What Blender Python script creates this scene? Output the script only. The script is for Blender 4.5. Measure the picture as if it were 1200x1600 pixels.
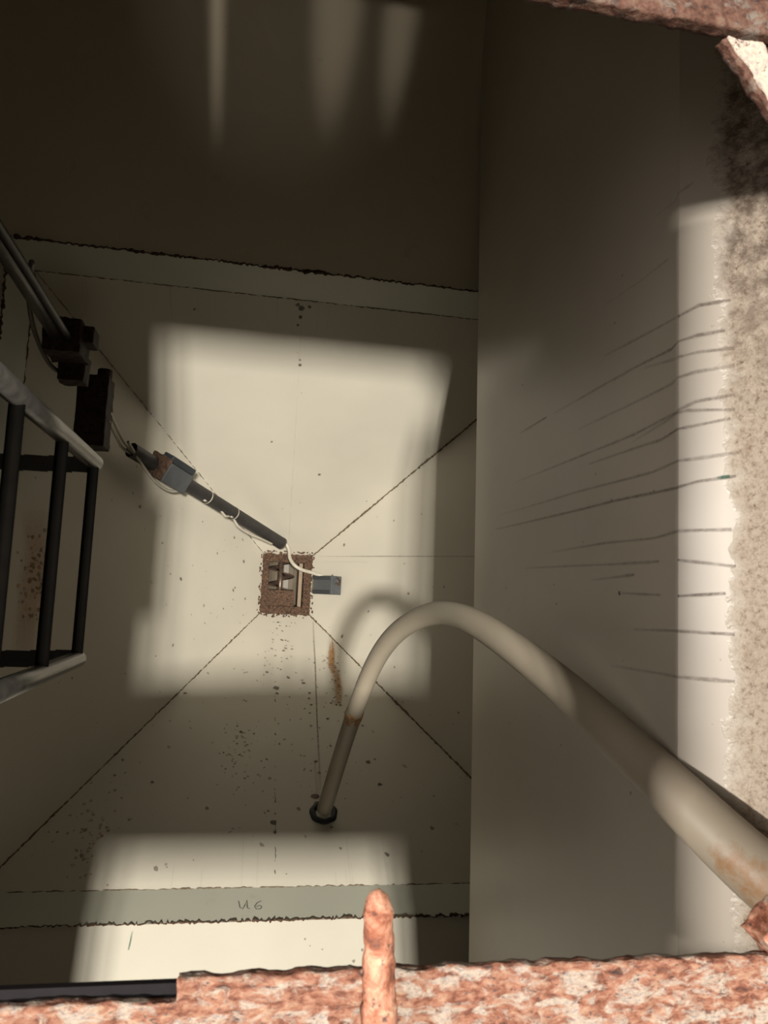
import bpy, bmesh, math, random
from mathutils import Vector, Matrix, noise

sc = bpy.context.scene
for o in list(bpy.data.objects):
    bpy.data.objects.remove(o)
col = sc.collection
random.seed(7)

# ------------------------------------------------------------------ camera
cam_d = bpy.data.cameras.new('camera')
cam = bpy.data.objects.new('camera', cam_d)
col.objects.link(cam)
R = ((0.98287, 0.06371, 0.17293), (0.04487, -0.99283, 0.11076), (0.17875, -0.1011, -0.97869))   # rows: world x,y,z
m = Matrix.Identity(4)
for i in range(3):
    m[i][0] = R[i][0]
    m[i][1] = -R[i][1]
    m[i][2] = -R[i][2]
m[2][3] = 0.9
cam.matrix_world = m
cam_d.sensor_fit = 'VERTICAL'
cam_d.sensor_height = 36.0
cam_d.sensor_width = 27.0
cam_d.lens = 36.0 * 1210.0 / 1600.0
cam_d.clip_start = 0.02
cam_d.clip_end = 60
cam_d.dof.use_dof = True
cam_d.dof.focus_distance = 3.6
cam_d.dof.aperture_fstop = 11.0
sc.camera = cam

# ------------------------------------------------------------------ view, world, lamps
sc.view_settings.view_transform = 'Standard'
sc.view_settings.look = 'None'
sc.view_settings.gamma = 1
sc.view_settings.use_curve_mapping = False
sc.view_settings.exposure = 0.0
sc.cycles.max_bounces = 14
sc.cycles.diffuse_bounces = 8
sc.cycles.sample_clamp_indirect = 6

w = bpy.data.worlds.new('hall')
sc.world = w
w.use_nodes = True
w.node_tree.nodes['Background'].inputs['Color'].default_value = (1.0, 0.87, 0.7, 1)
w.node_tree.nodes['Background'].inputs['Strength'].default_value = 0.4


def area(name, loc, target, size, power, color, size_y=None):
    d = bpy.data.lights.new(name, 'AREA')
    d.shape = 'RECTANGLE'
    d.size = size
    d.size_y = size_y or size
    d.energy = power
    d.color = color
    o = bpy.data.objects.new(name, d)
    col.objects.link(o)
    o.location = loc
    o.rotation_euler = (Vector(target) - Vector(loc)).to_track_quat('-Z', 'Y').to_euler()
    return o


WARM = (1.0, 0.95, 0.85)
for lx, pw in ((-0.36, 850), (-0.1, 1170), (0.16, 980)):      # three high-bay lamps over the hatch
    area('high_bay_lamp', (lx, -0.3, 9.0), (lx, -0.3, 0), 0.2, pw, WARM, 0.55)
area('side_lamp', (-5.6, 0.63, 2.3), (0.2, 0.3, -0.1), 0.18, 680, (1.0, 0.92, 0.84), 0.4)
area('hall_doorway', (-4.2, 0.4, 3.6), (0.6, 0.2, -0.5), 3.0, 72, (1.0, 0.9, 0.84), 2.6)  # added soft fill to brighten the right wall below its fold
for sx, tx, ty, tz, ang, asp, pw in ((-0.02, -0.255, 2.45, -2.0, 12.5, 0.045, 480), (0.05, 0.0, 2.6, -2.0, 17.0, 0.75, 75),
                                     (0.17, 0.23, 2.55, -2.0, 12.0, 0.2, 260), (0.30, 0.50, 2.6, -2.0, 12.0, 0.14, 240)):      # added spots that throw the streaks and a soft glow on the far flare
    sd_ = bpy.data.lights.new('slot_lamp', 'SPOT')
    sd_.energy = pw
    sd_.color = (1.0, 0.9, 0.78)
    sd_.spot_size = math.radians(ang)
    sd_.spot_blend = 1.0
    sd_.shadow_soft_size = 0.03
    so = bpy.data.objects.new('slot_lamp', sd_)
    col.objects.link(so)
    so.location = (sx, -1.7, 3.05)
    so.rotation_euler = (Vector((tx, ty, tz)) - so.location).to_track_quat('-Z', 'Y').to_euler()
    so.scale = (asp, 1, 1)


# ------------------------------------------------------------------ node helpers
class NT:
    def __init__(self, name):
        self.m = bpy.data.materials.new(name)
        self.m.use_nodes = True
        self.t = self.m.node_tree
        self.b = self.t.nodes['Principled BSDF']

    def n(self, typ, **kw):
        nd = self.t.nodes.new(typ)
        for k, v in kw.items():
            setattr(nd, k, v)
        return nd

    def link(self, a, b):
        self.t.links.new(a, b)

    def coord(self):
        return self.n('ShaderNodeTexCoord').outputs['Object']

    def noise(self, scale, detail=4, rough=0.55, vec=None, dist=0.0):
        nd = self.n('ShaderNodeTexNoise')
        nd.inputs['Scale'].default_value = scale
        nd.inputs['Detail'].default_value = detail
        nd.inputs['Roughness'].default_value = rough
        nd.inputs['Distortion'].default_value = dist
        self.link(vec if vec is not None else self.coord(), nd.inputs['Vector'])
        return nd.outputs['Fac']

    def ramp(self, fac, stops):
        nd = self.n('ShaderNodeValToRGB')
        cr = nd.color_ramp
        while len(cr.elements) < len(stops):
            cr.elements.new(0.5)
        for e, (p, c) in zip(cr.elements, stops):
            e.position = p
            e.color = c if len(c) == 4 else (*c, 1)
        self.link(fac, nd.inputs['Fac'])
        return nd.outputs['Color']

    def mix(self, fac, a, b, mode='MIX'):
        nd = self.n('ShaderNodeMix', data_type='RGBA', blend_type=mode)
        for sock, v in ((nd.inputs[0], fac), (nd.inputs[6], a), (nd.inputs[7], b)):
            if isinstance(v, (int, float)):
                sock.default_value = v
            elif isinstance(v, tuple):
                sock.default_value = (*v, 1) if len(v) == 3 else v
            else:
                self.link(v, sock)
        return nd.outputs[2]

    def math(self, op, a, b=None, clamp=False):
        nd = self.n('ShaderNodeMath', operation=op)
        nd.use_clamp = clamp
        for s, v in ((nd.inputs[0], a), (nd.inputs[1], b)):
            if v is None:
                continue
            if isinstance(v, (int, float)):
                s.default_value = v
            else:
                self.link(v, s)
        return nd.outputs[0]

    def maprange(self, v, a, b, c=0.0, d=1.0):
        nd = self.n('ShaderNodeMapRange')
        nd.inputs[1].default_value = a
        nd.inputs[2].default_value = b
        nd.inputs[3].default_value = c
        nd.inputs[4].default_value = d
        self.link(v, nd.inputs[0])
        return nd.outputs[0]

    def bump(self, h, strength, dist):
        nd = self.n('ShaderNodeBump')
        nd.inputs['Strength'].default_value = strength
        nd.inputs['Distance'].default_value = dist
        self.link(h, nd.inputs['Height'])
        self.link(nd.outputs['Normal'], self.b.inputs['Normal'])

    def set(self, color=None, rough=None, metal=None, spec=None):
        for k, v in (('Base Color', color), ('Roughness', rough), ('Metallic', metal), ('Specular IOR Level', spec)):
            if v is None:
                continue
            s = self.b.inputs[k]
            if isinstance(v, (int, float)):
                s.default_value = v
            elif isinstance(v, tuple):
                s.default_value = (*v, 1)
            else:
                self.link(v, s)
        return self.m


PAINT = (0.46, 0.428, 0.36)


def paint_material(name, color=PAINT, rough=0.42, spec=0.5, stretch=(1, 1, 1)):
    k = NT(name)
    co = k.coord()
    mp = k.n('ShaderNodeMapping')
    mp.inputs['Scale'].default_value = stretch
    k.link(co, mp.inputs['Vector'])
    big = k.noise(1.6, 3, 0.5, mp.outputs['Vector'])
    fine = k.noise(160, 2, 0.6, co)
    dirt = k.noise(7, 5, 0.7, mp.outputs['Vector'])
    c = k.mix(k.maprange(big, 0.3, 0.7), tuple(x * 0.93 for x in color), tuple(min(1, x * 1.05) for x in color))
    c = k.mix(k.maprange(dirt, 0.62, 0.8, 0, 0.35), c, (color[0] * 0.62, color[1] * 0.5, color[2] * 0.36))
    k.set(c, k.maprange(dirt, 0.3, 0.7, rough - 0.06, rough + 0.1), 0.0, spec)
    k.bump(fine, 0.12, 0.002)
    return k.m


def hopper_material(name):
    """Cream paint with rust bloom low on the near and left plates."""
    k = NT(name)
    co = k.coord()
    big = k.noise(1.6, 3, 0.5, co)
    fine = k.noise(160, 2, 0.6, co)
    sp = k.noise(26, 6, 0.75, co)
    zone = k.noise(2.3, 3, 0.6, co)
    c = k.mix(k.maprange(big, 0.3, 0.7), tuple(x * 0.94 for x in PAINT), tuple(x * 1.05 for x in PAINT))
    spots = k.math('MULTIPLY', k.maprange(sp, 0.66, 0.74), k.maprange(zone, 0.5, 0.62), True)
    c = k.mix(k.math('MULTIPLY', spots, 0.6), c, (0.16, 0.075, 0.03))
    k.set(c, k.maprange(zone, 0.3, 0.7, 0.4, 0.5), 0.0, 0.45)
    k.bump(fine, 0.12, 0.002)
    return k.m


def wall_material(name):
    """Smooth painted plate whose sloping top ledge is crusted with rough grey-brown deposit."""
    k = NT(name)
    co = k.coord()
    sep = k.n('ShaderNodeSeparateXYZ')
    k.link(co, sep.inputs[0])
    wob = k.noise(14, 4, 0.6, co)
    edge = k.math('ADD', sep.outputs['X'], k.maprange(wob, 0.2, 0.8, -0.022, 0.022))
    yb = k.maprange(sep.outputs['Y'], 0.1, 0.7, 0.0, 0.018)
    edge = k.math('ADD', edge, yb)
    mask = k.maprange(edge, 0.916, 0.94)
    grain = k.noise(95, 5, 0.7, co)
    clump = k.noise(30, 4, 0.65, co)
    base = k.mix(k.maprange(k.noise(3, 3, 0.5, co), 0.3, 0.7), (0.41, 0.37, 0.31), (0.45, 0.41, 0.345))
    crust = k.ramp(grain, [(0.3, (0.15, 0.1, 0.07)), (0.41, (0.36, 0.295, 0.23)), (0.52, (0.46, 0.39, 0.31)), (0.75, (0.52, 0.46, 0.38))])
    crust = k.mix(k.maprange(clump, 0.52, 0.7, 0, 0.45), crust, (0.27, 0.2, 0.14))
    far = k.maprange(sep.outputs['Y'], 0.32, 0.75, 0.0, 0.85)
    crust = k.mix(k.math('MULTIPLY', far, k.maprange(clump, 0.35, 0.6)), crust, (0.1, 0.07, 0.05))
    pits = k.math('MULTIPLY', k.maprange(k.noise(60, 3, 0.6, co), 0.68, 0.75), k.maprange(edge, 0.89, 0.918), True)
    base = k.mix(pits, base, (0.2, 0.14, 0.09))
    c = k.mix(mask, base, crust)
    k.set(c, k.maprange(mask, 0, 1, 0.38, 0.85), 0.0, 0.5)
    hgt = k.math('MULTIPLY', mask, k.math('ADD', grain, clump))
    k.bump(hgt, 0.9, 0.006)
    return k.m


def rust_material(name, dark=0.0, peel=0.5, scale=1.0, stretch=None):
    k = NT(name)
    co = k.coord()
    if stretch:
        mp = k.n('ShaderNodeMapping')
        mp.inputs['Scale'].default_value = stretch
        k.link(co, mp.inputs['Vector'])
        co = mp.outputs['Vector']
    a = k.noise(38 * scale, 6, 0.62, co, 0.4)
    b = k.noise(17 * scale, 5, 0.65, co, 0.6)
    cpk = k.noise(120 * scale, 3, 0.6, co)
    d = 1.0 - dark
    rust = k.ramp(a, [(0.3, (0.05 * d, 0.02 * d, 0.015 * d)), (0.42, (0.22 * d, 0.07 * d, 0.035 * d)),
                      (0.54, (0.37 * d, 0.165 * d, 0.105 * d)), (0.68, (0.48 * d, 0.3 * d, 0.2 * d))])
    pale = k.ramp(cpk, [(0.3, (0.27 * d, 0.25 * d, 0.26 * d)), (0.52, (0.5 * d, 0.4 * d, 0.32 * d)), (0.75, (0.56 * d, 0.48 * d, 0.41 * d))])
    mk = k.maprange(b, 0.56 - 0.16 * peel, 0.66 - 0.16 * peel, 0, 0.95)
    c = k.mix(mk, rust, pale)
    pit = k.maprange(k.noise(62 * scale, 4, 0.7, co), 0.59, 0.68)
    c = k.mix(pit, c, (0.035, 0.022, 0.022))
    k.set(c, 0.78, 0.0, 0.35)
    k.bump(k.math('ADD', a, k.math('MULTIPLY', cpk, 0.5)), 0.8, 0.004)
    return k.m


def simple(name, color, rough=0.5, metal=0.0, spec=0.5, var=0.15, scale=30, bump=0.1):
    k = NT(name)
    f = k.noise(scale, 4, 0.6)
    c = k.mix(k.maprange(f, 0.3, 0.7), tuple(x * (1 - var) for x in color), tuple(min(1, x * (1 + var)) for x in color))
    k.set(c, rough, metal, spec)
    if bump:
        k.bump(f, bump, 0.002)
    return k.m


def stain_material(name, color, grain=60.0, soft=0.5):
    """Stain whose strength comes from the 'amount' attribute, broken up by noise."""
    k = NT(name)
    at = k.n('ShaderNodeAttribute', attribute_name='amount')
    g = k.maprange(k.noise(grain, 4, 0.7), 0.5 - soft * 0.5, 0.5 + soft * 0.35)
    k.set(color, 0.7, 0.0, 0.3)
    k.link(k.math('MULTIPLY', at.outputs['Fac'], g, True), k.b.inputs['Alpha'])
    return k.m


M = {}
M['hopper'] = hopper_material('hopper_paint')
M['paint'] = paint_material('wall_paint')
M['gloss'] = paint_material('far_wall_paint', (0.5, 0.45, 0.35), 0.32, 0.5)
M['collar'] = paint_material('collar_paint', (0.38, 0.375, 0.31), 0.45)
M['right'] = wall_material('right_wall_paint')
M['deck'] = simple('deck_steel', (0.2, 0.17, 0.14), 0.7)
M['rust'] = rust_material('rusty_peeling_steel', 0.56, 0.5, 2.8, (0.6, 1.15, 1))
M['rust_far'] = rust_material('brown_rusty_steel', 0.82, 0.0, 1.8)
M['rust_pin'] = rust_material('red_rust', 0.3, -0.2, 1.2)
M['rust_dark'] = rust_material('dark_rust', 0.93, -0.5, 1.5)
M['rust_lip'] = simple('crumbling_rust', (0.058, 0.03, 0.016), 0.9, var=0.8, scale=75, bump=0.8)
M['cream_steel'] = rust_material('cream_peeling_steel', 0.42, 2.0, 1.2)
M['weld'] = simple('rust_weld', (0.06, 0.03, 0.016), 0.9, var=0.5, scale=80, bump=0.5)
M['seam'] = simple('seam_grime', (0.1, 0.07, 0.04), 0.85, var=0.5, scale=60, bump=0.3)
k = NT('ivory_plastic')
vd = k.n('ShaderNodeVectorMath', operation='DISTANCE')
k.link(k.coord(), vd.inputs[0])
vd.inputs[1].default_value = (0.81, -0.438, -0.27)
near_ = k.math('ADD', vd.outputs['Value'], k.maprange(k.noise(30, 5, 0.7), 0.25, 0.75, -0.05, 0.05))
c_ = k.mix(k.maprange(k.noise(4, 3, 0.5), 0.3, 0.7), (0.255, 0.22, 0.168), (0.285, 0.245, 0.188))
c_ = k.mix(k.maprange(near_, 0.045, 0.10, 0.75, 0.0), c_, (0.22, 0.1, 0.025))
c_ = k.mix(k.maprange(near_, 0.015, 0.035, 0.95, 0.0), c_, (0.03, 0.014, 0.01))
M['pvc'] = k.set(c_, 0.52, 0.0, 0.4)
M['rubber'] = simple('black_rubber', (0.012, 0.012, 0.012), 0.6)
M['galv'] = simple('dark_galvanised', (0.07, 0.066, 0.06), 0.33, 0.6, var=0.3, scale=40)
M['black'] = simple('black_painted_steel', (0.018, 0.016, 0.015), 0.5, var=0.3)
M['grey_box'] = simple('dark_grey_plastic', (0.055, 0.058, 0.06), 0.5, var=0.12, scale=25)
M['grey_dark'] = simple('charcoal_plastic', (0.022, 0.025, 0.029), 0.5, var=0.15, scale=25)
M['cable'] = simple('grey_cable_sheath', (0.36, 0.33, 0.27), 0.5, var=0.1)
M['cable_dark'] = simple('dark_cable_sheath', (0.1, 0.085, 0.065), 0.5, var=0.1)
M['steel'] = simple('worn_auger_steel', (0.13, 0.09, 0.065), 0.35, 0.5, var=0.4)
M['trough'] = simple('stained_trough_steel', (0.25, 0.165, 0.09), 0.55, 0.0, var=0.3, scale=14)
M['tan'] = simple('tan_painted_strip', (0.15, 0.1, 0.058), 0.6)
M['trough_grey'] = simple('scoured_steel', (0.13, 0.105, 0.075), 0.5, 0.0, var=0.15, scale=14)
M['st_dark'] = stain_material('brown_drip_stain', (0.11, 0.075, 0.055), 90, 0.7)
M['st_rust'] = stain_material('orange_rust_stain', (0.36, 0.15, 0.02), 70, 1.0)
M['st_speck'] = stain_material('dark_fleck', (0.06, 0.035, 0.02), 20, 2.5)
M['st_green'] = stain_material('green_marker', (0.02, 0.12, 0.08), 50, 2.0)
M['st_ink'] = stain_material('pencil_writing', (0.035, 0.035, 0.03), 40, 2.5)


# ------------------------------------------------------------------ mesh helpers
class MB:
    def __init__(self):
        self.bm = bmesh.new()
        self.al = self.bm.verts.layers.float.new('amount')

    def face(self, pts, mat=0, amounts=None):
        vs = [self.bm.verts.new(p) for p in pts]
        for i, v in enumerate(vs):
            v[self.al] = amounts[i] if amounts else 1.0
        f = self.bm.faces.new(vs)
        f.material_index = mat
        return f

    def box(self, lo, hi, mat=0, mtx=None):
        x0, y0, z0 = lo
        x1, y1, z1 = hi
        c = [Vector(p) for p in ((x0, y0, z0), (x1, y0, z0), (x1, y1, z0), (x0, y1, z0), (x0, y0, z1), (x1, y0, z1), (x1, y1, z1), (x0, y1, z1))]
        if mtx is not None:
            c = [mtx @ p for p in c]
        vs = [self.bm.verts.new(p) for p in c]
        for q in ((3, 2, 1, 0), (4, 5, 6, 7), (0, 1, 5, 4), (1, 2, 6, 5), (2, 3, 7, 6), (3, 0, 4, 7)):
            f = self.bm.faces.new([vs[i] for i in q])
            f.material_index = mat
        return vs

    def rough_box(self, lo, hi, step, amp, freq, seed=0.0, mtx=None):
        """A box of fine faces pushed about by noise: corroded steel."""
        tmp = bmesh.new()
        n = [max(1, int(round((hi[i] - lo[i]) / step))) for i in range(3)]
        cache = {}

        def V(i, j, k):
            if (i, j, k) not in cache:
                p = Vector((lo[0] + (hi[0] - lo[0]) * i / n[0], lo[1] + (hi[1] - lo[1]) * j / n[1], lo[2] + (hi[2] - lo[2]) * k / n[2]))
                q = p + noise.noise_vector((p + Vector((seed, seed * 1.7, 3.1))) * freq) * amp + noise.noise_vector((p + Vector((seed, 5, 1))) * freq * 3.1) * amp * 0.5
                if mtx is not None:
                    q = mtx @ q
                cache[(i, j, k)] = self.bm.verts.new(q)
            return cache[(i, j, k)]
        for i in range(n[0]):
            for j in range(n[1]):
                self.bm.faces.new((V(i, j, n[2]), V(i + 1, j, n[2]), V(i + 1, j + 1, n[2]), V(i, j + 1, n[2])))
                self.bm.faces.new((V(i, j + 1, 0), V(i + 1, j + 1, 0), V(i + 1, j, 0), V(i, j, 0)))
        for i in range(n[0]):
            for k in range(n[2]):
                self.bm.faces.new((V(i, 0, k), V(i + 1, 0, k), V(i + 1, 0, k + 1), V(i, 0, k + 1)))
                self.bm.faces.new((V(i, n[1], k + 1), V(i + 1, n[1], k + 1), V(i + 1, n[1], k), V(i, n[1], k)))
        for j in range(n[1]):
            for k in range(n[2]):
                self.bm.faces.new((V(0, j, k + 1), V(0, j + 1, k + 1), V(0, j + 1, k), V(0, j, k)))
                self.bm.faces.new((V(n[0], j, k), V(n[0], j + 1, k), V(n[0], j + 1, k + 1), V(n[0], j, k + 1)))
        tmp.free()

    def tube(self, pts, r, seg=12, caps=True, jit=0.0, mat=0, hollow=False):
        pts = [Vector(p) for p in pts]
        rs = r if isinstance(r, (list, tuple)) else [r] * len(pts)
        rings = []
        up = None
        for i, p in enumerate(pts):
            t = (pts[min(i + 1, len(pts) - 1)] - pts[max(i - 1, 0)]).normalized()
            if up is None:
                up = t.orthogonal().normalized()
            else:
                up = (up - t * up.dot(t)).normalized()
            s = t.cross(up)
            ring = []
            for k in range(seg):
                a = 2 * math.pi * k / seg
                rr = rs[i] * (1 + (random.uniform(-jit, jit) if jit else 0))
                ring.append(self.bm.verts.new(p + (up * math.cos(a) + s * math.sin(a)) * rr))
            rings.append(ring)
        for a, b in zip(rings, rings[1:]):
            for k in range(seg):
                f = self.bm.faces.new((a[k], a[(k + 1) % seg], b[(k + 1) % seg], b[k]))
                f.smooth = True
                f.material_index = mat
        if caps:
            for ring, c, rev in ((rings[0], pts[0], True), (rings[-1], pts[-1], False)):
                f = self.bm.faces.new(list(reversed(ring)) if rev else ring)
                f.material_index = mat
        return rings

    def ribbon(self, pts, nrm, widths, amounts, mat, off=0.0012):
        """A flat stain lying on a surface: pale at its rims, 'amount' down its middle."""
        pts = [Vector(p) for p in pts]
        nr = nrm if isinstance(nrm, list) else [nrm] * len(pts)
        rows = []
        for i, p in enumerate(pts):
            N = Vector(nr[i]).normalized()
            t = (pts[min(i + 1, len(pts) - 1)] - pts[max(i - 1, 0)]).normalized()
            s = N.cross(t).normalized()
            q = p + N * off
            row = []
            for u, a in ((-1, 0.0), (-0.4, amounts[i]), (0.4, amounts[i]), (1, 0.0)):
                v = self.bm.verts.new(q + s * widths[i] * u)
                v[self.al] = a
                row.append(v)
            rows.append(row)
        for a, b in zip(rows, rows[1:]):
            for k in range(3):
                f = self.bm.faces.new((a[k], a[k + 1], b[k + 1], b[k]))
                f.material_index = mat

    def blob(self, p, N, r, mat, amount=1.0, off=0.0012, stretch=1.0, along=None, hard=False):
        N = Vector(N).normalized()
        a = Vector(along) if along is not None else N.orthogonal()
        a = (a - N * a.dot(N)).normalized()
        b = N.cross(a)
        c = self.bm.verts.new(Vector(p) + N * off)
        c[self.al] = amount
        k = 9
        ring, mid = [], []
        for i in range(k):
            th = 2 * math.pi * i / k
            q = random.uniform(0.65, 1.25)
            d = a * math.cos(th) * stretch + b * math.sin(th)
            v = self.bm.verts.new(Vector(p) + N * off + d * r * q)
            v[self.al] = amount if hard else 0.0
            ring.append(v)
        for i in range(k):
            f = self.bm.faces.new((c, ring[i], ring[(i + 1) % k]))
            f.material_index = mat

    def build(self, name, mats, parent=None, smooth=None, bevel=0.0):
        me = bpy.data.meshes.new(name)
        self.bm.normal_update()
        self.bm.to_mesh(me)
        self.bm.free()
        for mt in (mats if isinstance(mats, (list, tuple)) else [mats]):
            me.materials.append(mt)
        o = bpy.data.objects.new(name, me)
        col.objects.link(o)
        if smooth:
            for p in me.polygons:
                p.use_smooth = True
        if bevel:
            bv = o.modifiers.new('bevel', 'BEVEL')
            bv.width = bevel
            bv.segments = 2
            bv.limit_method = 'ANGLE'
        if parent is not None:
            o.parent = parent
            o.matrix_parent_inverse = Matrix.Translation(-parent.location)
        return o


def struct(o):
    o['kind'] = 'structure'
    return o


def thing(name, label, cat, loc, group=None):
    o = bpy.data.objects.new(name, None)
    o.empty_display_size = 0.1
    col.objects.link(o)
    o.location = loc
    o['label'] = label
    o['category'] = cat
    if group:
        o['group'] = group
    return o


def lerp(a, b, t):
    return Vector(a).lerp(Vector(b), t)


def smooth_path(pts, n):
    """Catmull-Rom through pts."""
    P = [Vector(p) for p in pts]
    P = [P[0] * 2 - P[1]] + P + [P[-1] * 2 - P[-2]]
    out = []
    for i in range(1, len(P) - 2):
        for s in range(n):
            t = s / n
            a, b, c, d = P[i - 1:i + 3]
            out.append(0.5 * ((2 * b) + (c - a) * t + (2 * a - 5 * b + 4 * c - d) * t * t + (3 * b - a - 3 * c + d) * t ** 3))
    out.append(P[-2])
    return out


# ------------------------------------------------------------------ dimensions
ZT, ZB = -2.40, -3.94                      # top and bottom of the hopper
XL, XR, YN, YF = -0.93, 1.49, -1.18, 1.285  # hopper mouth
HX0, HX1, HY0, HY1 = 0.115, 0.412, -0.12, 0.24  # outlet
ZC, CO = -2.21, 0.055                      # collar top and how far it leans out
ZP, PO = -1.965, 1.35                      # top of the flared band, its distance out from the hopper mouth
OX0, OX1, OY0, OY1 = -0.327, 0.695, -0.405, 0.793   # hatch opening
SX0, SX1, SY0, SY1 = -0.365, 0.52, -1.50, -0.925                    # second hatch opening behind the rail


def rect(e, z):
    return [Vector((XL - e, YN - e, z)), Vector((XR + e, YN - e, z)), Vector((XR + e, YF + e, z)), Vector((XL - e, YF + e, z))]


mouth = rect(0, ZT)
coll = rect(CO, ZC)
NPO, NZP = 0.865, -1.525                   # the near flare is steeper
flare = [Vector((XL - 1.0, YN - NPO, NZP)), Vector((XR + 1.0, YN - NPO, NZP)), Vector((XR + 1.0, YF + PO, ZP)), Vector((XL - 1.0, YF + PO, ZP))]
topr = [Vector((p.x, p.y, -0.03)) for p in flare]
outl = [Vector((HX0, HY0, ZB)), Vector((HX1, HY0, ZB)), Vector((HX1, HY1, ZB)), Vector((HX0, HY1, ZB))]
NEAR, RIGHT, FAR, LEFT = 0, 1, 2, 3


def quad_normal(a, b, c):
    n = (b - a).cross(c - a).normalized()
    return n


def panel_pt(side, u, v):
    """Point on a hopper plate: u along the mouth edge, v from mouth (0) to outlet (1)."""
    i, j = side, (side + 1) % 4
    return lerp(lerp(mouth[i], mouth[j], u), lerp(outl[i], outl[j], u), v)


def panel_n(side):
    i, j = side, (side + 1) % 4
    n = quad_normal(mouth[i], mouth[j], outl[i])
    return n if n.z > 0 else -n


PN = [panel_n(i) for i in range(4)]


def drop(side, x, y):
    """Point on the plane of a hopper plate above (x, y)."""
    n, a = PN[side], mouth[side]
    return Vector((x, y, a.z - (n.x * (x - a.x) + n.y * (y - a.y)) / n.z))


# ------------------------------------------------------------------ the setting: hopper floor with its stains
mb = MB()
for s in range(4):
    N = 10
    i, j = s, (s + 1) % 4
    mb.face([mouth[i], mouth[j], outl[j], outl[i]], 0)
# small flecks, mostly on the near plate
for k in range(330):
    s = random.choices([NEAR, LEFT, FAR, RIGHT], [0.7, 0.2, 0.04, 0.06])[0]
    u, v = random.random(), random.uniform(0.03, 0.92)
    if s == NEAR and random.random() < 0.5:
        u, v = random.gauss(0.47, 0.11), random.betavariate(2, 1.6)
        v = min(max(v, 0.03), 0.95)
        u = min(max(u, 0.02), 0.98)
    r = random.choice([0.003, 0.004, 0.005, 0.006, 0.009])
    mb.blob(panel_pt(s, u, v), PN[s], r, 3, random.uniform(0.35, 0.95), hard=True, stretch=random.uniform(0.7, 1.6))
# named flecks
for x, y, r in ((0.212, -0.505, 0.016), (0.215, -0.53, 0.011), (0.2, -1.001, 0.015), (0.203, -1.03, 0.008), (0.36, -0.48, 0.01), (0.63, -0.62, 0.014), (0.70, -0.88, 0.012), (0.66, -0.80, 0.013), (0.655, -0.66, 0.008), (0.40, -0.80, 0.01), (0.39, -0.92, 0.02), (0.40, -0.945, 0.018)):
    mb.blob(drop(NEAR, x, y), PN[NEAR], r, 3, 0.95, hard=True)
for x, y, r in ((0.20, 1.083, 0.009), (0.196, 1.10, 0.006), (0.179, 1.262, 0.016), (0.16, 1.27, 0.011), (0.21, 1.268, 0.009), (0.175, 1.235, 0.01), (0.17, 1.21, 0.007)):
    mb.blob(drop(FAR, x, y), PN[FAR], r, 3, 0.9, hard=True)
# rust runs
def rust_run(side, pts, w, a, mat=2):
    p = [drop(side, x, y) for x, y in pts]
    n = len(p)
    mb.ribbon(p, PN[side], [w * random.uniform(0.7, 1.2) for _ in p], [a * (0.25 if i in (0, n - 1) else 1) for i in range(n)], mat, 0.0016)
rust_run(NEAR, [(0.545, -0.27), (0.53, -0.33), (0.522, -0.39), (0.525, -0.43)], 0.024, 1.0)
rust_run(NEAR, [(0.546, -0.22), (0.54, -0.30), (0.535, -0.42)], 0.006, 0.8)
rust_run(NEAR, [(0.53, -0.38), (0.545, -0.44), (0.55, -0.50), (0.545, -0.55), (0.53, -0.58)], 0.03, 0.7)
for k in range(46):
    mb.blob(drop(NEAR, random.gauss(0.525, 0.03), random.uniform(-0.58, -0.33)), PN[NEAR], random.uniform(0.003, 0.008), 3, 0.8, hard=True)
for k in range(70):
    mb.blob(drop(LEFT, random.gauss(-0.85, 0.022), random.gauss(0.02, 0.12)), PN[LEFT], random.uniform(0.003, 0.011), 2 if k % 2 else 3, 0.7, hard=True)
rust_run(LEFT, [(-0.86, 0.30), (-0.85, 0.15), (-0.85, 0.0), (-0.86, -0.15), (-0.87, -0.3)], 0.075, 0.4)
for k in range(60):
    mb.blob(drop(NEAR, random.gauss(-0.55, 0.05), random.gauss(-1.03, 0.06)), PN[NEAR], random.uniform(0.003, 0.009), 2 if k % 3 else 3, 0.55, hard=True)
for k in range(60):
    mb.blob(drop(NEAR, random.gauss(0.02, 0.05), random.gauss(-0.78, 0.09)), PN[NEAR], random.uniform(0.003, 0.007), 2 if k % 3 else 3, 0.5, hard=True)
# thin runs
rust_run(NEAR, [(0.436, -0.16), (0.43, -0.4), (0.42, -0.65), (0.414, -0.90)], 0.006, 0.75, 1)
rust_run(NEAR, [(0.395, -0.80), (0.40, -0.93)], 0.009, 0.8, 2)
rust_run(RIGHT, [(0.45, 0.24), (0.75, 0.237), (1.2, 0.232), (1.45, 0.23)], 0.004, 0.5, 1)
rust_run(RIGHT, [(0.44, 0.205), (0.7, 0.204)], 0.003, 0.35, 1)
# drips hanging from the collar
for k in range(26):
    x = random.uniform(-0.8, 1.0)
    s = random.choice([FAR, NEAR])
    y0 = YF if s == FAR else YN
    L = random.uniform(0.03, 0.14) * (-1 if s == FAR else 1)
    rust_run(s, [(x, y0 + L * 0.02), (x, y0 + L)], 0.004, 0.35, 1)
floor = struct(mb.build('floor', [M['hopper'], M['st_dark'], M['st_rust'], M['st_speck']]))

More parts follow.
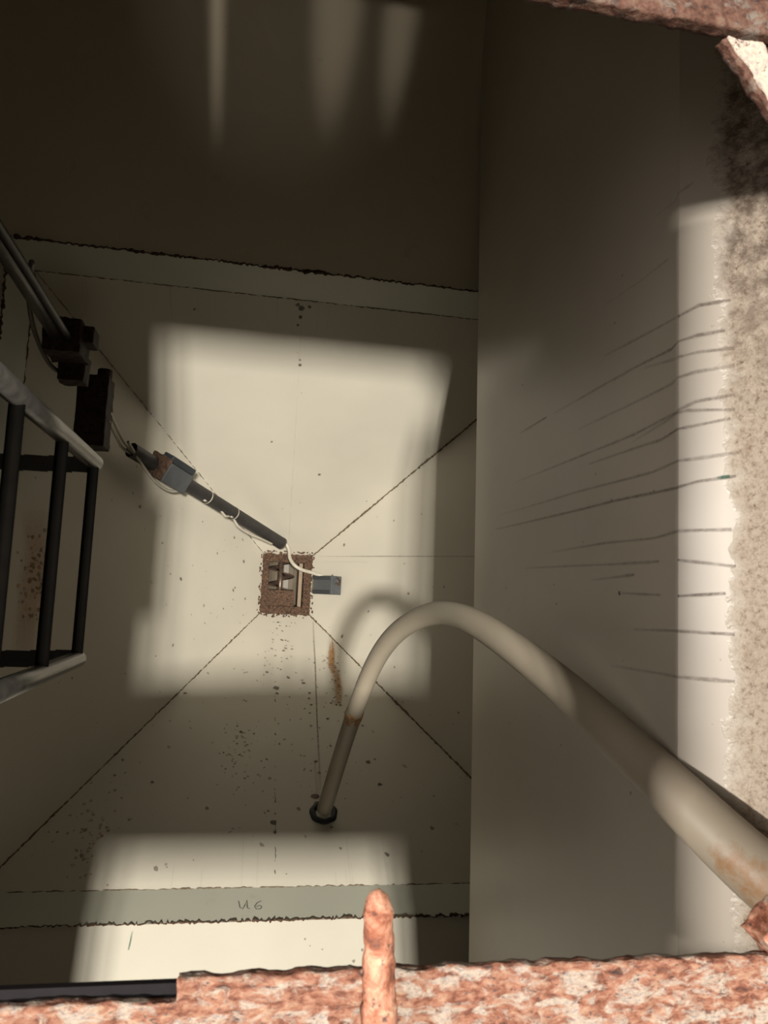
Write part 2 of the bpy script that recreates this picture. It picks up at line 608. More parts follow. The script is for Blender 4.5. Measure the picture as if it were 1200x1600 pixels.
# ------------------------------------------------------------------ collar, flare and upright walls on each side
names = {NEAR: 'near', RIGHT: 'right_outer', FAR: 'far', LEFT: 'left'}
for s in (NEAR, FAR, LEFT, RIGHT):
    i, j = s, (s + 1) % 4
    mb = MB()
    mb.face([coll[i], coll[j], mouth[j], mouth[i]], 0)
    if s == NEAR:                                            # pencilled figures
        def cp(x, t):
            return lerp((x, YN, ZT), (x, YN - CO, ZC), t) 
        cn = Vector((0, ZC - ZT, CO)).normalized()
        strokes = [[(0.062, .72), (0.068, .42), (0.078, .36), (0.086, .50), (0.094, .74), (0.096, .40), (0.106, .36)],
                   [(0.150, .70), (0.134, .62), (0.124, .46), (0.130, .34), (0.146, .34), (0.152, .44), (0.143, .50), (0.130, .44)]]
        for st in strokes:
            p = [cp(x, 0.52 - (t - 0.55) * 0.65) for x, t in st]
            mb.ribbon(p, cn, [0.0035] * len(p), [0.85] * len(p), 1)
    struct(mb.build('trim_%d' % (s + 1), [M['collar'], M['st_ink']]))
    mb = MB()
    mb.face([flare[i], flare[j], coll[j], coll[i]], 0)
    mb.face([topr[i], topr[j], flare[j], flare[i]], 0)
    if s == NEAR:
        fn = quad_normal(flare[i], flare[j], coll[i])
        fn = fn if fn.z > 0 else -fn

        def fp(x, t):
            return lerp((x, YN - CO, ZC), (x, YN - NPO, NZP), t)
        mb.ribbon([fp(-0.317, 0.02), fp(-0.319, 0.05), fp(-0.322, 0.08)], fn, [0.004] * 3, [0.2, 0.9, 0.6], 2)
        mb.ribbon([fp(0.30, 0.42), fp(0.305, 0.5), fp(0.31, 0.58)], fn, [0.003] * 3, [0.2, 0.5, 0.4], 2)
        for k in range(34):
            mb.blob(fp(random.uniform(0.26, 0.55), random.uniform(0.06, 0.75)), fn, random.choice([.003, .004, .006]), 1, 0.6, hard=True)
        mb.blob(fp(-0.43, 0.42), fn, 0.007, 1, 0.9, hard=True)
    if s == FAR:
        for k in range(22):
            x = random.uniform(-0.7, 1.0)
            t0 = random.uniform(-1.7, -0.9)
            mb.ribbon([(x, YF + PO, t0), (x + random.uniform(-.01, .01), YF + PO, t0 - random.uniform(0.1, 0.4))], (0, -1, 0), [0.006, 0.01], [0.3, 0.0], 1)
    struct(mb.build('wall_' + names[s], [M['gloss'] if s == FAR else M['paint'], M['st_speck'], M['st_green']]))

# ------------------------------------------------------------------ right wall hanging beside the hatch, ledge crusted above its fold
AX, ZK = 0.85, -0.516
mb = MB()
wy0, wy1 = YN - 0.8, YF + 1.3
zb_n, zb_f = -1.78, -2.05
top_x = AX + (-0.03 - ZK)
A = [Vector((AX, wy0, zb_n)), Vector((AX, wy1, zb_f)), Vector((AX, wy1, ZK)), Vector((AX, wy0, ZK))]
mb.face([A[0], A[1], A[2], A[3]])
mb.face([A[3], A[2], Vector((top_x, wy1, -0.03)), Vector((top_x, wy0, -0.03))])
B = [p + Vector((0.014, 0, 0)) for p in A]
mb.face([B[3], B[2], B[1], B[0]])
mb.face([A[1], A[0], B[0], B[1]])
mb.face([B[2], B[3], Vector((top_x + .014, wy0, -0.03)), Vector((top_x + .014, wy1, -0.03))])
DRIPS = [
    [(0.92, 0.622, -0.446), (0.877, 0.622, -0.489), (0.851, 0.606, -0.515), (0.85, 0.614, -0.677), (0.85, 0.624, -0.849)],
    [(0.913, 0.561, -0.453), (0.874, 0.559, -0.492), (0.85, 0.544, -0.542), (0.85, 0.55, -0.7), (0.85, 0.551, -0.921), (0.85, 0.551, -1.164)],
    [(0.925, 0.522, -0.441), (0.877, 0.524, -0.489), (0.85, 0.518, -0.522), (0.85, 0.536, -0.652)],
    [(0.925, 0.487, -0.441), (0.874, 0.483, -0.492), (0.85, 0.469, -0.542), (0.85, 0.468, -0.698), (0.85, 0.469, -0.999)],
    [(0.925, 0.428, -0.441), (0.874, 0.422, -0.492), (0.85, 0.405, -0.521), (0.85, 0.394, -0.697), (0.85, 0.394, -1.064), (0.85, 0.394, -1.487)],
    [(0.925, 0.398, -0.441), (0.863, 0.405, -0.503), (0.85, 0.395, -0.562), (0.85, 0.377, -0.709)],
    [(0.919, 0.381, -0.447), (0.859, 0.37, -0.507), (0.85, 0.359, -0.583), (0.85, 0.362, -0.709), (0.85, 0.364, -0.93)],
    [(0.933, 0.313, -0.433), (0.874, 0.305, -0.492), (0.85, 0.295, -0.614), (0.85, 0.301, -0.976), (0.85, 0.301, -1.612)],
    [(0.926, 0.266, -0.44), (0.877, 0.259, -0.489), (0.85, 0.248, -0.52), (0.85, 0.253, -0.77), (0.85, 0.252, -1.006), (0.85, 0.255, -1.665)],
    [(0.92, 0.162, -0.446), (0.863, 0.161, -0.503), (0.85, 0.152, -0.613), (0.85, 0.156, -0.821), (0.85, 0.151, -1.163)],
    [(0.925, 0.091, -0.441), (0.852, 0.102, -0.514), (0.85, 0.103, -0.766), (0.85, 0.112, -1.37)],
    [(0.85, 0.077, -0.691), (0.85, 0.068, -0.905)],
    [(0.912, 0.039, -0.454), (0.852, 0.031, -0.514), (0.85, 0.036, -0.746)],
    [(0.923, -0.038, -0.443), (0.85, -0.038, -0.529), (0.85, -0.043, -0.689)],
    [(0.923, -0.126, -0.443), (0.874, -0.127, -0.492), (0.85, -0.127, -0.588), (0.85, -0.131, -0.8)],
    [(0.85, 0.553, -1.224), (0.85, 0.55, -1.449)],
    [(0.871, 0.89, -0.495), (0.85, 0.864, -0.532), (0.85, 0.87, -0.61)],
    [(0.85, 0.747, -0.556), (0.85, 0.747, -0.679), (0.85, 0.759, -0.873)],
]
for st in DRIPS:
    pts = []
    for p in (Vector(q) for q in st):                        # run each drip over the fold itself
        if pts and pts[-1].x > AX + 0.002 and p.x <= AX + 0.002:
            f_ = (pts[-1].z - ZK) / max(1e-4, pts[-1].z - p.z)
            pts.append(Vector((AX - 0.0005, pts[-1].y + (p.y - pts[-1].y) * f_, ZK)))
        pts.append(p)
    fine = []
    for a, b in zip(pts, pts[1:]):
        n = max(2, int((b - a).length / 0.03))
        for q in range(n):
            fine.append(a.lerp(b, q / n))
    fine.append(pts[-1])
    nrs, ams, wds = [], [], []
    nf = len(fine)
    base = random.uniform(0.55, 0.9) * (0.5 if st in DRIPS[-2:] else 1)
    for q, p in enumerate(fine):
        nrs.append((-0.7, 0, 0.7) if p.x > AX + 0.002 else (-1, 0, 0))
        t = q / (nf - 1)
        ams.append(base * (1 - t * 0.7) * random.uniform(0.6, 1.0))
        wds.append(random.uniform(0.0034, 0.0056) * (1 if p.x > AX + 0.002 else 0.9))
    mb.ribbon(fine, nrs, wds, ams, 1, 0.0014)
mb.ribbon([(0.918, 0.266, -0.448), (0.909, 0.265, -0.457), (0.902, 0.264, -0.464)], (-0.7, 0, 0.7), [0.004, 0.005, 0.003], [0.8, 1, 0.6], 2, 0.002)
for k in range(26):
    mb.blob((AX, random.uniform(-0.4, 0.8), random.uniform(-1.7, -0.6)), (-1, 0, 0), random.choice([.002, .003, .004]), 1, 0.6, hard=True)
mb.blob((AX, 0.036, -0.76), (-1, 0, 0), 0.006, 1, 1.0, hard=True)
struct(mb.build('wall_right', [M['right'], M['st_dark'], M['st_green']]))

# ------------------------------------------------------------------ deck above, with its two hatch openings
mb = MB()
X0, X1, Y0, Y1 = XL - PO - 0.5, XR + PO + 0.5, YN - PO - 0.5, YF + PO + 0.5
mb.box((X0, SY1, -0.008), (OX0, Y1, 0.0))
mb.box((X0, Y0, -0.03), (SX0, SY1, 0.0))
mb.box((SX0, Y0, -0.03), (OX0, SY0, 0.0))
mb.box((OX1, Y0, -0.008), (X1, Y1, 0.0))
mb.box((OX0, OY1 + 0.05, -0.03), (OX1, Y1, -0.002))
mb.box((OX0, SY1, -0.03), (OX1, OY0 - 0.045, -0.001))
mb.box((OX0, Y0, -0.03), (OX1, SY0, 0.0))
mb.box((SX1, SY0, -0.03), (OX1, SY1, 0.0))
struct(mb.build('ceiling', M['deck']))

# ------------------------------------------------------------------ seams and weld beads
def bead(name, a, b, r0, r1, mat, step=0.012, wander=0.0025, gaps=None, seg=6):
    mb = MB()
    a, b = Vector(a), Vector(b)
    n = int((b - a).length / step)
    run, rr = [], []
    for q in range(n + 1):
        t = q / n
        if gaps and gaps(t):
            if len(run) > 1:
                mb.tube(run, rr, seg)
            run, rr = [], []
            continue
        p = a.lerp(b, t) + Vector([random.uniform(-wander, wander) for _ in range(3)])
        run.append(p)
        rr.append(r0 + (r1 - r0) * random.random() * (0.35 + 0.65 * min(1, max(0, 0.5 + 1.6 * noise.noise(p * 4.3)))))
    if len(run) > 1:
        mb.tube(run, rr, seg)
    return struct(mb.build(name, mat))


tn = 5
def tname():
    global tn
    tn += 1
    return 'trim_%d' % tn
bead(tname(), coll[3] + Vector((0.02, -0.003, 0)), coll[2] + Vector((-0.4, -0.003, 0)), 0.002, 0.013, M['weld'], 0.009, 0.004)
bead(tname(), coll[0] + Vector((0.02, 0.003, 0)), coll[1] + Vector((-0.4, 0.003, 0)), 0.001, 0.0085, M['weld'], 0.008, 0.004)
bead(tname(), coll[0] + Vector((0.003, 0, 0)), coll[3] + Vector((0.003, 0, 0)), 0.002, 0.010, M['weld'], 0.01, 0.004)
bead(tname(), mouth[3], mouth[2], 0.0015, 0.0035, M['seam'])
bead(tname(), mouth[0], mouth[1], 0.0012, 0.003, M['seam'])
bead(tname(), mouth[0], mouth[3], 0.002, 0.006, M['seam'])
bead(tname(), mouth[3], outl[3], 0.0015, 0.003, M['seam'])
bead(tname(), mouth[2], outl[2], 0.004, 0.0075, M['seam'], 0.01, 0.003)
bead(tname(), mouth[0], outl[0], 0.003, 0.006, M['seam'])
bead(tname(), mouth[1], outl[1], 0.004, 0.010, M['seam'])
bead(tname(), panel_pt(NEAR, (0.206 - XL) / (XR - XL), 0.01), (0.205, HY0 - 0.005, ZB), 0.0004, 0.0035, M['seam'], 0.014, 0.002, lambda t: (math.sin(t * 190) + math.sin(t * 71)) > 0.5)
bead(tname(), drop(FAR, 0.18, 1.27), drop(FAR, 0.262, 0.26), 0.0003, 0.0016, M['collar'], 0.014, 0.001)
# panel joints on the far wall, lapped by a few millimetres
mb = MB()
def fslab(t0, t1, th):
    nn = Vector((0, -(ZP - ZC), PO - CO)).normalized()
    a0, a1 = [Vector((0, YF + CO + (PO - CO) * t, ZC + (ZP - ZC) * t)) for t in (t0, t1)]
    lo, hi = XL - CO - 0.9 * t0, XR
    c = [Vector((lo, 0, 0)) + a0, Vector((hi, 0, 0)) + a0, Vector((hi, 0, 0)) + a1, Vector((XL - CO - 0.9 * t1, 0, 0)) + a1]
    u = [p + nn * th for p in c]
    mb.face(u)
    mb.face([c[0], c[1], u[1], u[0]])
fslab(0.30, 0.98, 0.0012)
fslab(0.56, 0.98, 0.0024)
struct(mb.build(tname(), M['gloss']))

# ------------------------------------------------------------------ hatch frame
hf = thing('hatch_frame', 'rusty peeling steel hatch frame edging the opening in the foreground', 'frame', (0.19, 0.2, 0.0))
mb = MB(); mb.rough_box((OX0 - 0.06, -0.53, 0.012), (-0.032, -0.424, 0.026), 0.0045, 0.004, 32, 1.0); mb.rough_box((-0.04, -0.53, 0.012), (OX1 + 0.12, -0.402, 0.026), 0.0045, 0.004, 32, 1.0)
near = mb.build('rail', M['rust'], hf, smooth=True); near['label'] = 'near rail of rust and peeling cream paint'
mb = MB(); mb.rough_box((OX0 - 0.06, OY1, -0.002), (OX1 + 0.12, 0.90, 0.02), 0.005, 0.004, 30, 4.0)
far_r = mb.build('rail', M['rust_far'], hf, smooth=True); far_r['label'] = 'far rail of dark brown rust'
mb = MB(); mb.rough_box((0.632, -0.39, 0.060), (0.80, 0.60, 0.075), 0.01, 0.004, 30, 6.0)  # unseen right rail, raised and set inward to trim the lit patch
mb.build('rail', M['rust'], hf, smooth=True)
mb = MB(); mb.rough_box((OX0 - 0.06, -0.39, 0.002), (OX0 - 0.004, 0.78, 0.03), 0.01, 0.003, 30, 8.0)
mb.build('rail', M['rust'], hf, smooth=True)


def slab45(cx, cy, ang, L, W, z0, z1, seed):
    mb = MB()
    mt = Matrix.Translation((cx, cy, 0)) @ Matrix.Rotation(math.radians(ang), 4, 'Z')
    mb.rough_box((-L / 2, -W / 2, z0), (L / 2, W / 2, z1), 0.004, 0.0035, 40, seed, mt)
    return mb
sl = slab45(0.690, 0.724, -52, 0.21, 0.038, -0.012, 0.004, 2.0)
sl.bm.faces.ensure_lookup_table()
nf = len(sl.bm.faces)
sl.rough_box((-0.105, -0.026, -0.016), (0.105, -0.016, 0.0), 0.004, 0.0035, 40, 7.0, Matrix.Translation((0.690, 0.724, 0)) @ Matrix.Rotation(math.radians(-52), 4, 'Z'))
sl.bm.faces.ensure_lookup_table()
for q in range(nf, len(sl.bm.faces)):
    sl.bm.faces[q].material_index = 1
b = sl.build('corner_brace', [M['cream_steel'], M['rust_far']], hf, smooth=True)
b['label'] = 'cream painted brace across the far right corner'
mb = MB()
tri = [Vector((0.632, 0.80, 0)), Vector((0.82, 0.80, 0)), Vector((0.82, 0.56, 0))]  # added plate, stops light leaking past the brace and darkens the corner
mb.face([p + Vector((0, 0, -0.004)) for p in reversed(tri)]); mb.face([p + Vector((0, 0, -0.010)) for p in tri])
for q in range(3):
    a_, b_ = tri[q], tri[(q + 1) % 3]
    dz0, dz1 = Vector((0, 0, -0.004)), Vector((0, 0, -0.010))
    mb.face([a_ + dz0, b_ + dz0, b_ + dz1, a_ + dz1])
cpl = mb.build('corner_plate', M['rust_dark'], hf); cpl['label'] = 'dark plate filling the corner behind the brace'
b = slab45(0.705, -0.345, 42, 0.16, 0.06, 0.0, 0.045, 3.0).build('corner_brace', M['rust_pin'], hf, smooth=True)
b['label'] = 'rusty brace across the near right corner'
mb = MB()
mb.box((OX0 - 0.06, -0.45, -0.002), (-0.035, -0.414, 0.008))  # black strip in place of the shaded recess along the near rail
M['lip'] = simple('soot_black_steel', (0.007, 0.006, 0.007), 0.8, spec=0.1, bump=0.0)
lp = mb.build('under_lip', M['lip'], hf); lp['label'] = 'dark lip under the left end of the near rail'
# pin standing out of the near rail
mb = MB()
pp, pr = [], []
for q in range(40):
    t = q / 39
    p = lerp((0.177, -0.50, 0.032), (0.166, -0.316, 0.030), t)
    pp.append(p + noise.noise_vector(p * 60) * 0.0015)
    r = 0.021 - 0.006 * t
    if t > 0.88:
        r *= math.sqrt(max(0.02, 1 - ((t - 0.88) / 0.12) ** 2))
    pr.append(r * (1 + 0.10 * noise.noise(p * 90)))
mb.tube(pp, pr, 18, jit=0.04)
pin = mb.build('pin', M['rust_pin'], hf, smooth=True)
pin['label'] = 'red rusty pin jutting from the near rail'

# ------------------------------------------------------------------ ivory pipe
pipe = thing('bent_pipe', 'ivory plastic pipe bending from the lower right corner down to the hopper', 'pipe', (0.70, -0.32, -0.05))
ctl = [(1.05, -0.56, -0.10), (0.925, -0.472, -0.3), (0.84, -0.367, -0.43), (0.785, -0.265, -0.63), (0.724, -0.16, -0.86), (0.654, -0.047, -1.25), (0.62, -0.028, -1.57), (0.539, -0.121, -1.88), (0.502, -0.318, -2.18), (0.462, -0.646, -2.47), (0.422, -0.951, -2.675)]
crad = [0.057, 0.0560, 0.0520, 0.0460, 0.0420, 0.0385, 0.0370, 0.0360, 0.0355, 0.0345, 0.0340]
path = smooth_path(ctl, 12)
for _ in range(70):
    path = [path[0]] + [(path[q - 1] + path[q] * 2 + path[q + 1]) / 4 for q in range(1, len(path) - 1)] + [path[-1]]
rad = []
for q in range(len(path)):
    f_ = q / 12
    i_ = min(int(f_), len(crad) - 2)
    rad.append(crad[i_] + (crad[i_ + 1] - crad[i_]) * (f_ - i_))
for _ in range(40):
    rad = [rad[0]] + [(rad[q - 1] + rad[q] * 2 + rad[q + 1]) / 4 for q in range(1, len(rad) - 1)] + [rad[-1]]
mb = MB(); mb.tube(path, rad, 32)
mb.build('pipe_body', M['pvc'], pipe, smooth=True)
# rust-stained joint on the lower leg
jp = Vector((0.481, -0.468, -2.32))
jp = min(path, key=lambda q: (q - jp).length)
jd = (path[path.index(jp) + 1] - jp).normalized()
mb = MB()
mb.tube([jp + jd * (q - 4) * 0.008 for q in range(9)], [0.0358 + 0.002 * math.sin(q / 8 * math.pi) for q in range(9)], 28, caps=False)
k = NT('orange_stained_joint')
k.set(k.mix(k.maprange(k.noise(45, 4, 0.6), 0.44, 0.52), (0.27, 0.232, 0.178), k.ramp(k.noise(80, 4, 0.6), [(0.35, (0.12, 0.05, 0.015)), (0.6, (0.38, 0.18, 0.04))])), 0.6)
M['joint'] = k.m
jb = mb.build('joint', M['joint'], pipe, smooth=True)
jb['label'] = 'rust stained joint'
# rubber ring where it enters the near plate
c = drop(NEAR, 0.422, -0.972)
N = PN[NEAR]
mb = MB()
u = N.orthogonal().normalized(); v = N.cross(u)
ring = []
prof = [(0.035, 0.0), (0.04, 0.012), (0.056, 0.012), (0.063, 0.004), (0.063, -0.01), (0.035, -0.01)]
K = 40
for q in range(K):
    a = 2 * math.pi * q / K
    ring.append([mb.bm.verts.new(c + (u * math.cos(a) + v * math.sin(a)) * (r * (1 + 0.03 * math.sin(a * 7))) + N * h) for r, h in prof])
for q in range(K):
    for e in range(len(prof)):
        mb.bm.faces.new((ring[q][e], ring[(q + 1) % K][e], ring[(q + 1) % K][(e + 1) % len(prof)], ring[q][(e + 1) % len(prof)]))
rr = mb.build('rubber_ring', M['rubber'], pipe, smooth=True)
rr['label'] = 'black rubber ring at the lower end'
mb = MB()
q0, q1 = path[0], path[4]
dd = (q1 - q0).normalized()
mb.tube([q0 + dd * (k * 0.006 - 0.01) for k in range(6)], [0.042 + random.uniform(0, 0.004) for _ in range(6)], 30, jit=0.03, caps=False)
mb.build('rust_collar', M['rust_lip'], pipe)

# ------------------------------------------------------------------ ladder on the left
lad = thing('ladder', 'dark steel ladder hanging under the deck at the left edge', 'ladder', (-0.335, 0.055, -0.03))
for y in (0.266, -0.157):
    mb = MB()
    mb.tube([(-0.335, y, -0.032), (-0.335, y, -0.86)], 0.0172, 20)
    mb.build('stile', M['galv'], lad, smooth=True)
M['rung'] = simple('black_rung_steel', (0.004, 0.0035, 0.003), 0.9, spec=0.03, bump=0.0)
for z in (-0.845, -0.55, -0.265):
    mb = MB()
    mb.tube([(-0.335, -0.145, z), (-0.335, 0.254, z)], 0.0115, 14)
    mb.build('rung', M['rung'], lad, smooth=True)
for y, z in ((0.262, -0.85), (-0.153, -0.85)):
    mb = MB()
    n = 16
    for q in range(n):
        t0, t1 = q / n, (q + 1) / n
        f = lambda t: Vector((-0.33 - (XL * -1 + 0.2 - 0.335) * t, y - 0.012 * math.sin(t * math.pi) , z - 0.004))
        a, b_ = f(t0), f(t1)
        mb.box((b_.x, min(a.y, b_.y) - 0.017, z - 0.008), (a.x, min(a.y, b_.y) + 0.017, z))
    mb.build('standoff', M['black'], lad)

# ------------------------------------------------------------------ conduit of the level probes
con = thing('sensor_conduit', 'black upright conduit with junction boxes ending above the outlet hole', 'conduit', (-0.68, 0.87, -0.03))
mb = MB()
mb.tube([(-0.675, 0.885, -0.032), (-0.682, 0.872, -1.4), (-0.70, 0.85, -2.36)], 0.027, 18)
mb.build('conduit', M['galv'], con, smooth=True)
mb = MB()
mb.rough_box((-0.735, 0.80, -2.03), (-0.61, 0.92, -1.86), 0.02, 0.006, 20, 1.5)
mb.rough_box((-0.715, 0.74, -2.12), (-0.62, 0.84, -2.02), 0.02, 0.006, 20, 2.5)
mb.tube([(-0.66, 0.90, -1.86), (-0.66, 0.90, -1.84)], 0.018, 6)
mb.box((-0.61, 0.85, -2.0), (-0.575, 0.91, -1.90))
jb = mb.build('junction_box', M['rust_dark'], con, bevel=0.004)
jb['label'] = 'rusty dark junction box'
mb = MB()
mb.rough_box((-0.715, 0.565, -2.50), (-0.595, 0.86, -2.36), 0.02, 0.005, 22, 3.5)
mb.tube([(-0.625, 0.86, -2.43), (-0.625, 0.90, -2.43)], 0.03, 12)
mb.build('coupling_box', M['rust_dark'], con, bevel=0.004)
# lower tube along the corner seam
tube_a, tube_b = Vector((-0.55, 0.632, -2.80)), Vector((0.213, 0.300, -3.78))
mb = MB()
rings = mb.tube([tube_a, lerp(tube_a, tube_b, 0.5), tube_b], 0.036, 24, caps=False)
mb.tube([tube_b, tube_a], 0.029, 24, caps=False)
mb.tube([tube_b - (tube_b - tube_a).normalized() * 0.012, tube_b + (tube_b - tube_a).normalized() * 0.002], 0.037, 24, caps=False, mat=1)
ltube = mb.build('lower_tube', [M['black'], M['cable_dark']], con, smooth=True)
# cables
def cable(pts, r, mat, parent, name='cable'):
    mb = MB()
    mb.tube(smooth_path(pts, 8), r, 8)
    return mb.build(name, mat, parent, smooth=True)
cable([(-0.60, 0.73, -2.46), (-0.598, 0.71, -2.60), (-0.578, 0.66, -2.74), (-0.545, 0.628, -2.80), (-0.51, 0.615, -2.82)], 0.008, M['cable'], con)
cable([(-0.60, 0.69, -2.46), (-0.61, 0.69, -2.62), (-0.59, 0.64, -2.76), (-0.56, 0.62, -2.80), (-0.53, 0.605, -2.82)], 0.007, M['cable'], con)
cable([(-0.557, 0.657, -2.73), (-0.525, 0.606, -2.799), (-0.486, 0.551, -2.868), (-0.441, 0.504, -2.946), (-0.386, 0.48, -3.024), (-0.331, 0.494, -3.103), (-0.263, 0.492, -3.181), (-0.21, 0.486, -3.24), (-0.16, 0.451, -3.289), (-0.118, 0.403, -3.338), (-0.085, 0.41, -3.387), (-0.047, 0.36, -3.436), (0.018, 0.327, -3.514), (0.085, 0.307, -3.583), (0.152, 0.287, -3.681)], 0.007, M['cable'], con)
cable([(-0.66, 0.92, -1.4), (-0.735, 0.93, -1.65), (-0.76, 0.86, -1.85), (-0.75, 0.80, -2.05), (-0.70, 0.78, -2.14)], 0.008, M['cable_dark'], con)
cable([(-0.64, 0.86, -0.05), (-0.642, 0.862, -1.0), (-0.65, 0.85, -1.85)], 0.012, M['black'], con)
for t in (0.44, 0.62):
    p = lerp(tube_a, tube_b, t)
    mb = MB()
    d = (tube_b - tube_a).normalized()
    mb.tube([p - d * 0.004, p + d * 0.004], 0.0375, 20, caps=False)
    q_ = p + Vector((-0.2, -0.5, 0.8)).normalized() * 0.038
    mb.tube([q_ - d * 0.012, q_ + d * 0.012], 0.009, 8)
    mb.build('cable_tie', M['cable'], ltube)
# grey sensor box clamped on the lower tube
d = (tube_b - tube_a).normalized()
cen = Vector((-0.375, 0.562, -3.015))
up = Vector((0.10, -0.12, 1.0)); up = (up - d * up.dot(d)).normalized()
sd = up.cross(d)
mt = Matrix((d, sd, up)).transposed().to_4x4(); mt.translation = cen
mb = MB()
mb.box((-0.085, -0.060, -0.045), (0.085, 0.042, 0.05), 0, mt)
mb.box((-0.080, 0.043, -0.045), (0.092, 0.078, 0.03), 1, mt)
sb = mb.build('probe_box', [M['grey_box'], M['grey_dark']], con, bevel=0.006)
sb['label'] = 'grey sensor box clamped on the lower tube'
mb = MB()
mb.rough_box((-0.135, -0.055, -0.045), (-0.086, 0.055, 0.048), 0.01, 0.008, 30, 5.0, mt)
cl = mb.build('clamp', M['rust_lip'], sb)
cl['label'] = 'rusty clamp'

# ------------------------------------------------------------------ second sensor box lying by the outlet
sp = thing('sensor_box', 'small charcoal sensor box lying right of the outlet hole on a grey cable', 'sensor', (0.50, 0.06, -3.80))
n = PN[RIGHT]
bx = Vector((0, 1, 0)).cross(n).normalized()
if bx.x < 0:
    bx = -bx
by = n.cross(bx)
mt = Matrix((bx, by, n)).transposed().to_4x4(); mt.translation = drop(RIGHT, 0.522, 0.063) + n * 0.045
mb = MB()
mb.box((-0.065, -0.055, -0.04), (0.10, 0.055, 0.04), 0, mt)
mb.box((-0.062, 0.032, 0.041), (0.097, 0.052, 0.05), 1, mt)
mb.box((-0.062, -0.052, 0.041), (0.097, -0.030, 0.048), 1, mt)
mb.build('housing', [M['grey_box'], M['grey_dark']], sp, bevel=0.005)
mb = MB()
mb.box((-0.095, -0.04, -0.03), (-0.067, 0.035, 0.02), 0, mt)
t = mb.build('bracket', M['pvc'], sp, bevel=0.004); t['label'] = 'cream bracket'
cable([mt @ Vector((0.10, 0.045, 0)), mt @ Vector((0.13, 0.03, 0)), mt @ Vector((0.125, 0.005, 0)), mt @ Vector((0.10, 0.015, 0))], 0.005, M['rust_lip'], sp, 'wire_loop')
cable([(0.20, 0.302, -3.775), (0.235, 0.298, -3.765), (0.258, 0.262, -3.77), (0.268, 0.215, -3.80), (0.30, 0.175, -3.83), (0.345, 0.15, -3.82), (0.40, 0.135, -3.78), (0.45, 0.120, -3.75), (0.475, 0.11, -3.745)], 0.011, M['cable'], sp)

# ------------------------------------------------------------------ outlet
out = thing('outlet_frame', 'square rust-crusted outlet hole at the bottom of the hopper', 'outlet', ((HX0 + HX1) / 2, (HY0 + HY1) / 2, ZB))
mb = MB()
RW = 0.042
for lo, hi, sd_ in (((HX0 - .012, HY0 - .014, ZB - .025), (HX1 + .012, HY0 + RW, ZB + .006), 1), ((HX0 - .012, HY1 - RW, ZB - .025), (HX1 + .012, HY1 + .012, ZB + .006), 2),
                    ((HX0 - .012, HY0, ZB - .025), (HX0 + RW * .8, HY1, ZB + .006), 3), ((HX1 - RW, HY0, ZB - .025), (HX1 + .012, HY1, ZB + .006), 4)):
    mb.rough_box(lo, hi, 0.006, 0.009, 70, sd_)
mb.build('rim', M['rust_lip'], out)
mb = MB()
for k in range(130):                                   # loose scales of rust round the rim
    sd_ = random.randrange(4)
    tt = random.random()
    e = random.uniform(0.0, 0.022)
    x, y = [(HX0 + (HX1 - HX0) * tt, HY0 - e), (HX1 + e, HY0 + (HY1 - HY0) * tt), (HX0 + (HX1 - HX0) * tt, HY1 + e), (HX0 - e, HY0 + (HY1 - HY0) * tt)][sd_]
    r = random.uniform(0.004, 0.009)
    mt = Matrix.Translation((x, y, ZB + e * 1.4 + 0.004)) @ Matrix.Rotation(random.uniform(0, 6.28), 4, 'Z') @ Matrix.Rotation(random.uniform(-.7, .7), 4, 'X')
    mb.box((-r, -r * .6, -0.0015), (r, r * .6, 0.0015), 0, mt)
fl = mb.build('rust_scale', M['rust_lip'], out); fl['kind'] = 'stuff'
ix0, ix1, iy0, iy1, zb2 = HX0 + 0.02, HX1 - 0.02, HY0 + 0.02, HY1 - 0.02, ZB - 0.34
mb = MB()
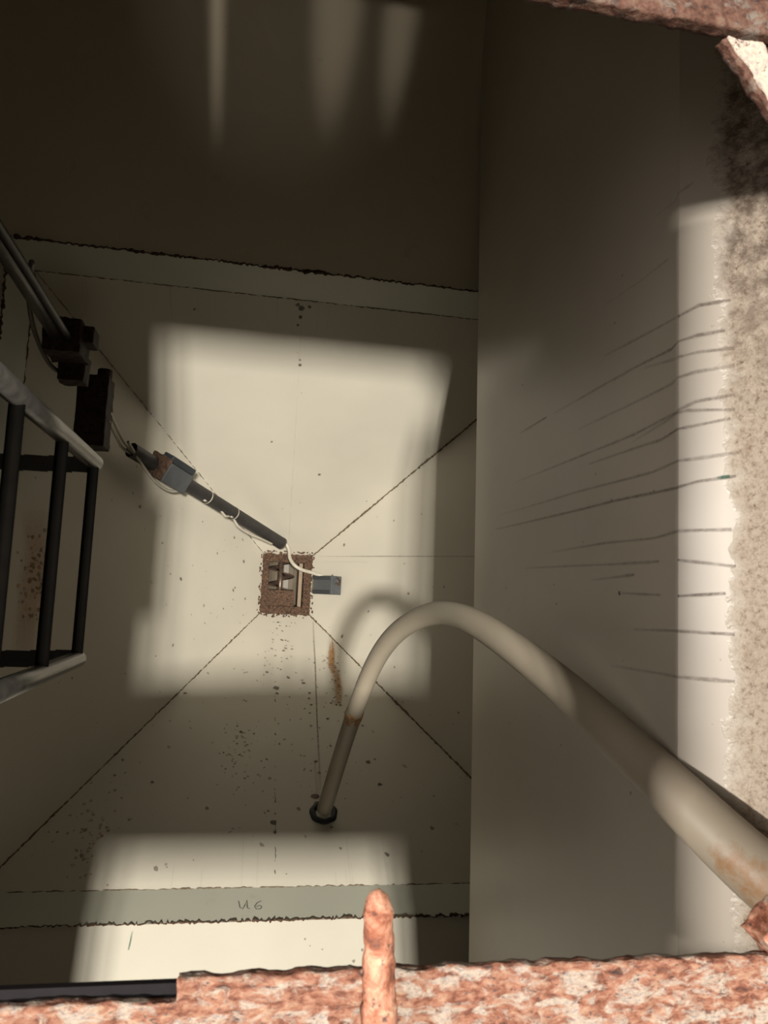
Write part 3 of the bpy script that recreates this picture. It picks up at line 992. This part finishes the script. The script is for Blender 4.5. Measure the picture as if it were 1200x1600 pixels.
for lo, hi, k in (((ix0 - .008, iy0, zb2), (ix0, iy1, ZB - .02), 0), ((ix1, iy0, zb2), (ix1 + .008, iy1, ZB - .02), 0), ((ix0, iy1, zb2), (ix1, iy1 + .008, ZB - .02), 0), ((ix0, iy0 - .008, zb2), (ix1, iy0, ZB - .02), 0)):
    mb.box(lo, hi, k)
struct(mb.build(tname(), M['trough']))
mb = MB()                                            # rounded trough under the screw
ng = 14
for q in range(ng):
    a0, a1 = math.pi * q / ng, math.pi * (q + 1) / ng
    hw = (ix1 - ix0) / 2; mx = (ix0 + ix1) / 2
    f = lambda a, y: Vector((mx + hw * math.cos(a), y, zb2 + 0.16 - 0.16 * math.sin(a)))
    mb.face([f(a0, iy0), f(a0, iy1), f(a1, iy1), f(a1, iy0)])
struct(mb.build(tname(), M['trough_grey'], smooth=True))
mb = MB()
mb.rough_box((0.150, HY0 + 0.035, ZB - 0.075), (0.318, 0.022, ZB - 0.045), 0.008, 0.003, 50, 9.0)
cp_ = mb.build('cover_plate', M['rust_dark'] if False else M['rust_lip'], out); cp_['label'] = 'rusty square plate over the near end'
mb = MB()
mb.box((0.338, HY0 + 0.03, ZB - 0.07), (0.362, HY1 - 0.045, ZB - 0.03))
st_ = mb.build('side_strip', M['tan'], out, bevel=0.003); st_['label'] = 'cream strip along the right side'

aug = thing('auger', 'rusty screw auger lying in the trough below the outlet hole', 'auger', (0.235, 0.06, ZB - 0.2))
axx, axz = 0.232, ZB - 0.16
mb = MB(); mb.tube([(axx, iy0 + 0.005, axz), (axx, iy1 - 0.005, axz)], 0.017, 16)
mb.build('shaft', M['steel'], aug, smooth=True)
mb = MB()
pv = None
for q in range(73):
    a = q / 24 * 2 * math.pi
    y = iy0 + 0.01 + (iy1 - iy0 - 0.02) * q / 72
    dirv = Vector((math.cos(a), 0, math.sin(a)))
    row = [Vector((axx, y + o_, axz)) + dirv * r for r, o_ in ((0.015, -.002), (0.088, -.002), (0.088, .002), (0.015, .002))]
    row = [mb.bm.verts.new(p) for p in row]
    if pv:
        for e in range(4):
            mb.bm.faces.new((pv[e], pv[(e + 1) % 4], row[(e + 1) % 4], row[e]))
    pv = row
mb.build('flight', M['rust_lip'], aug, smooth=True)
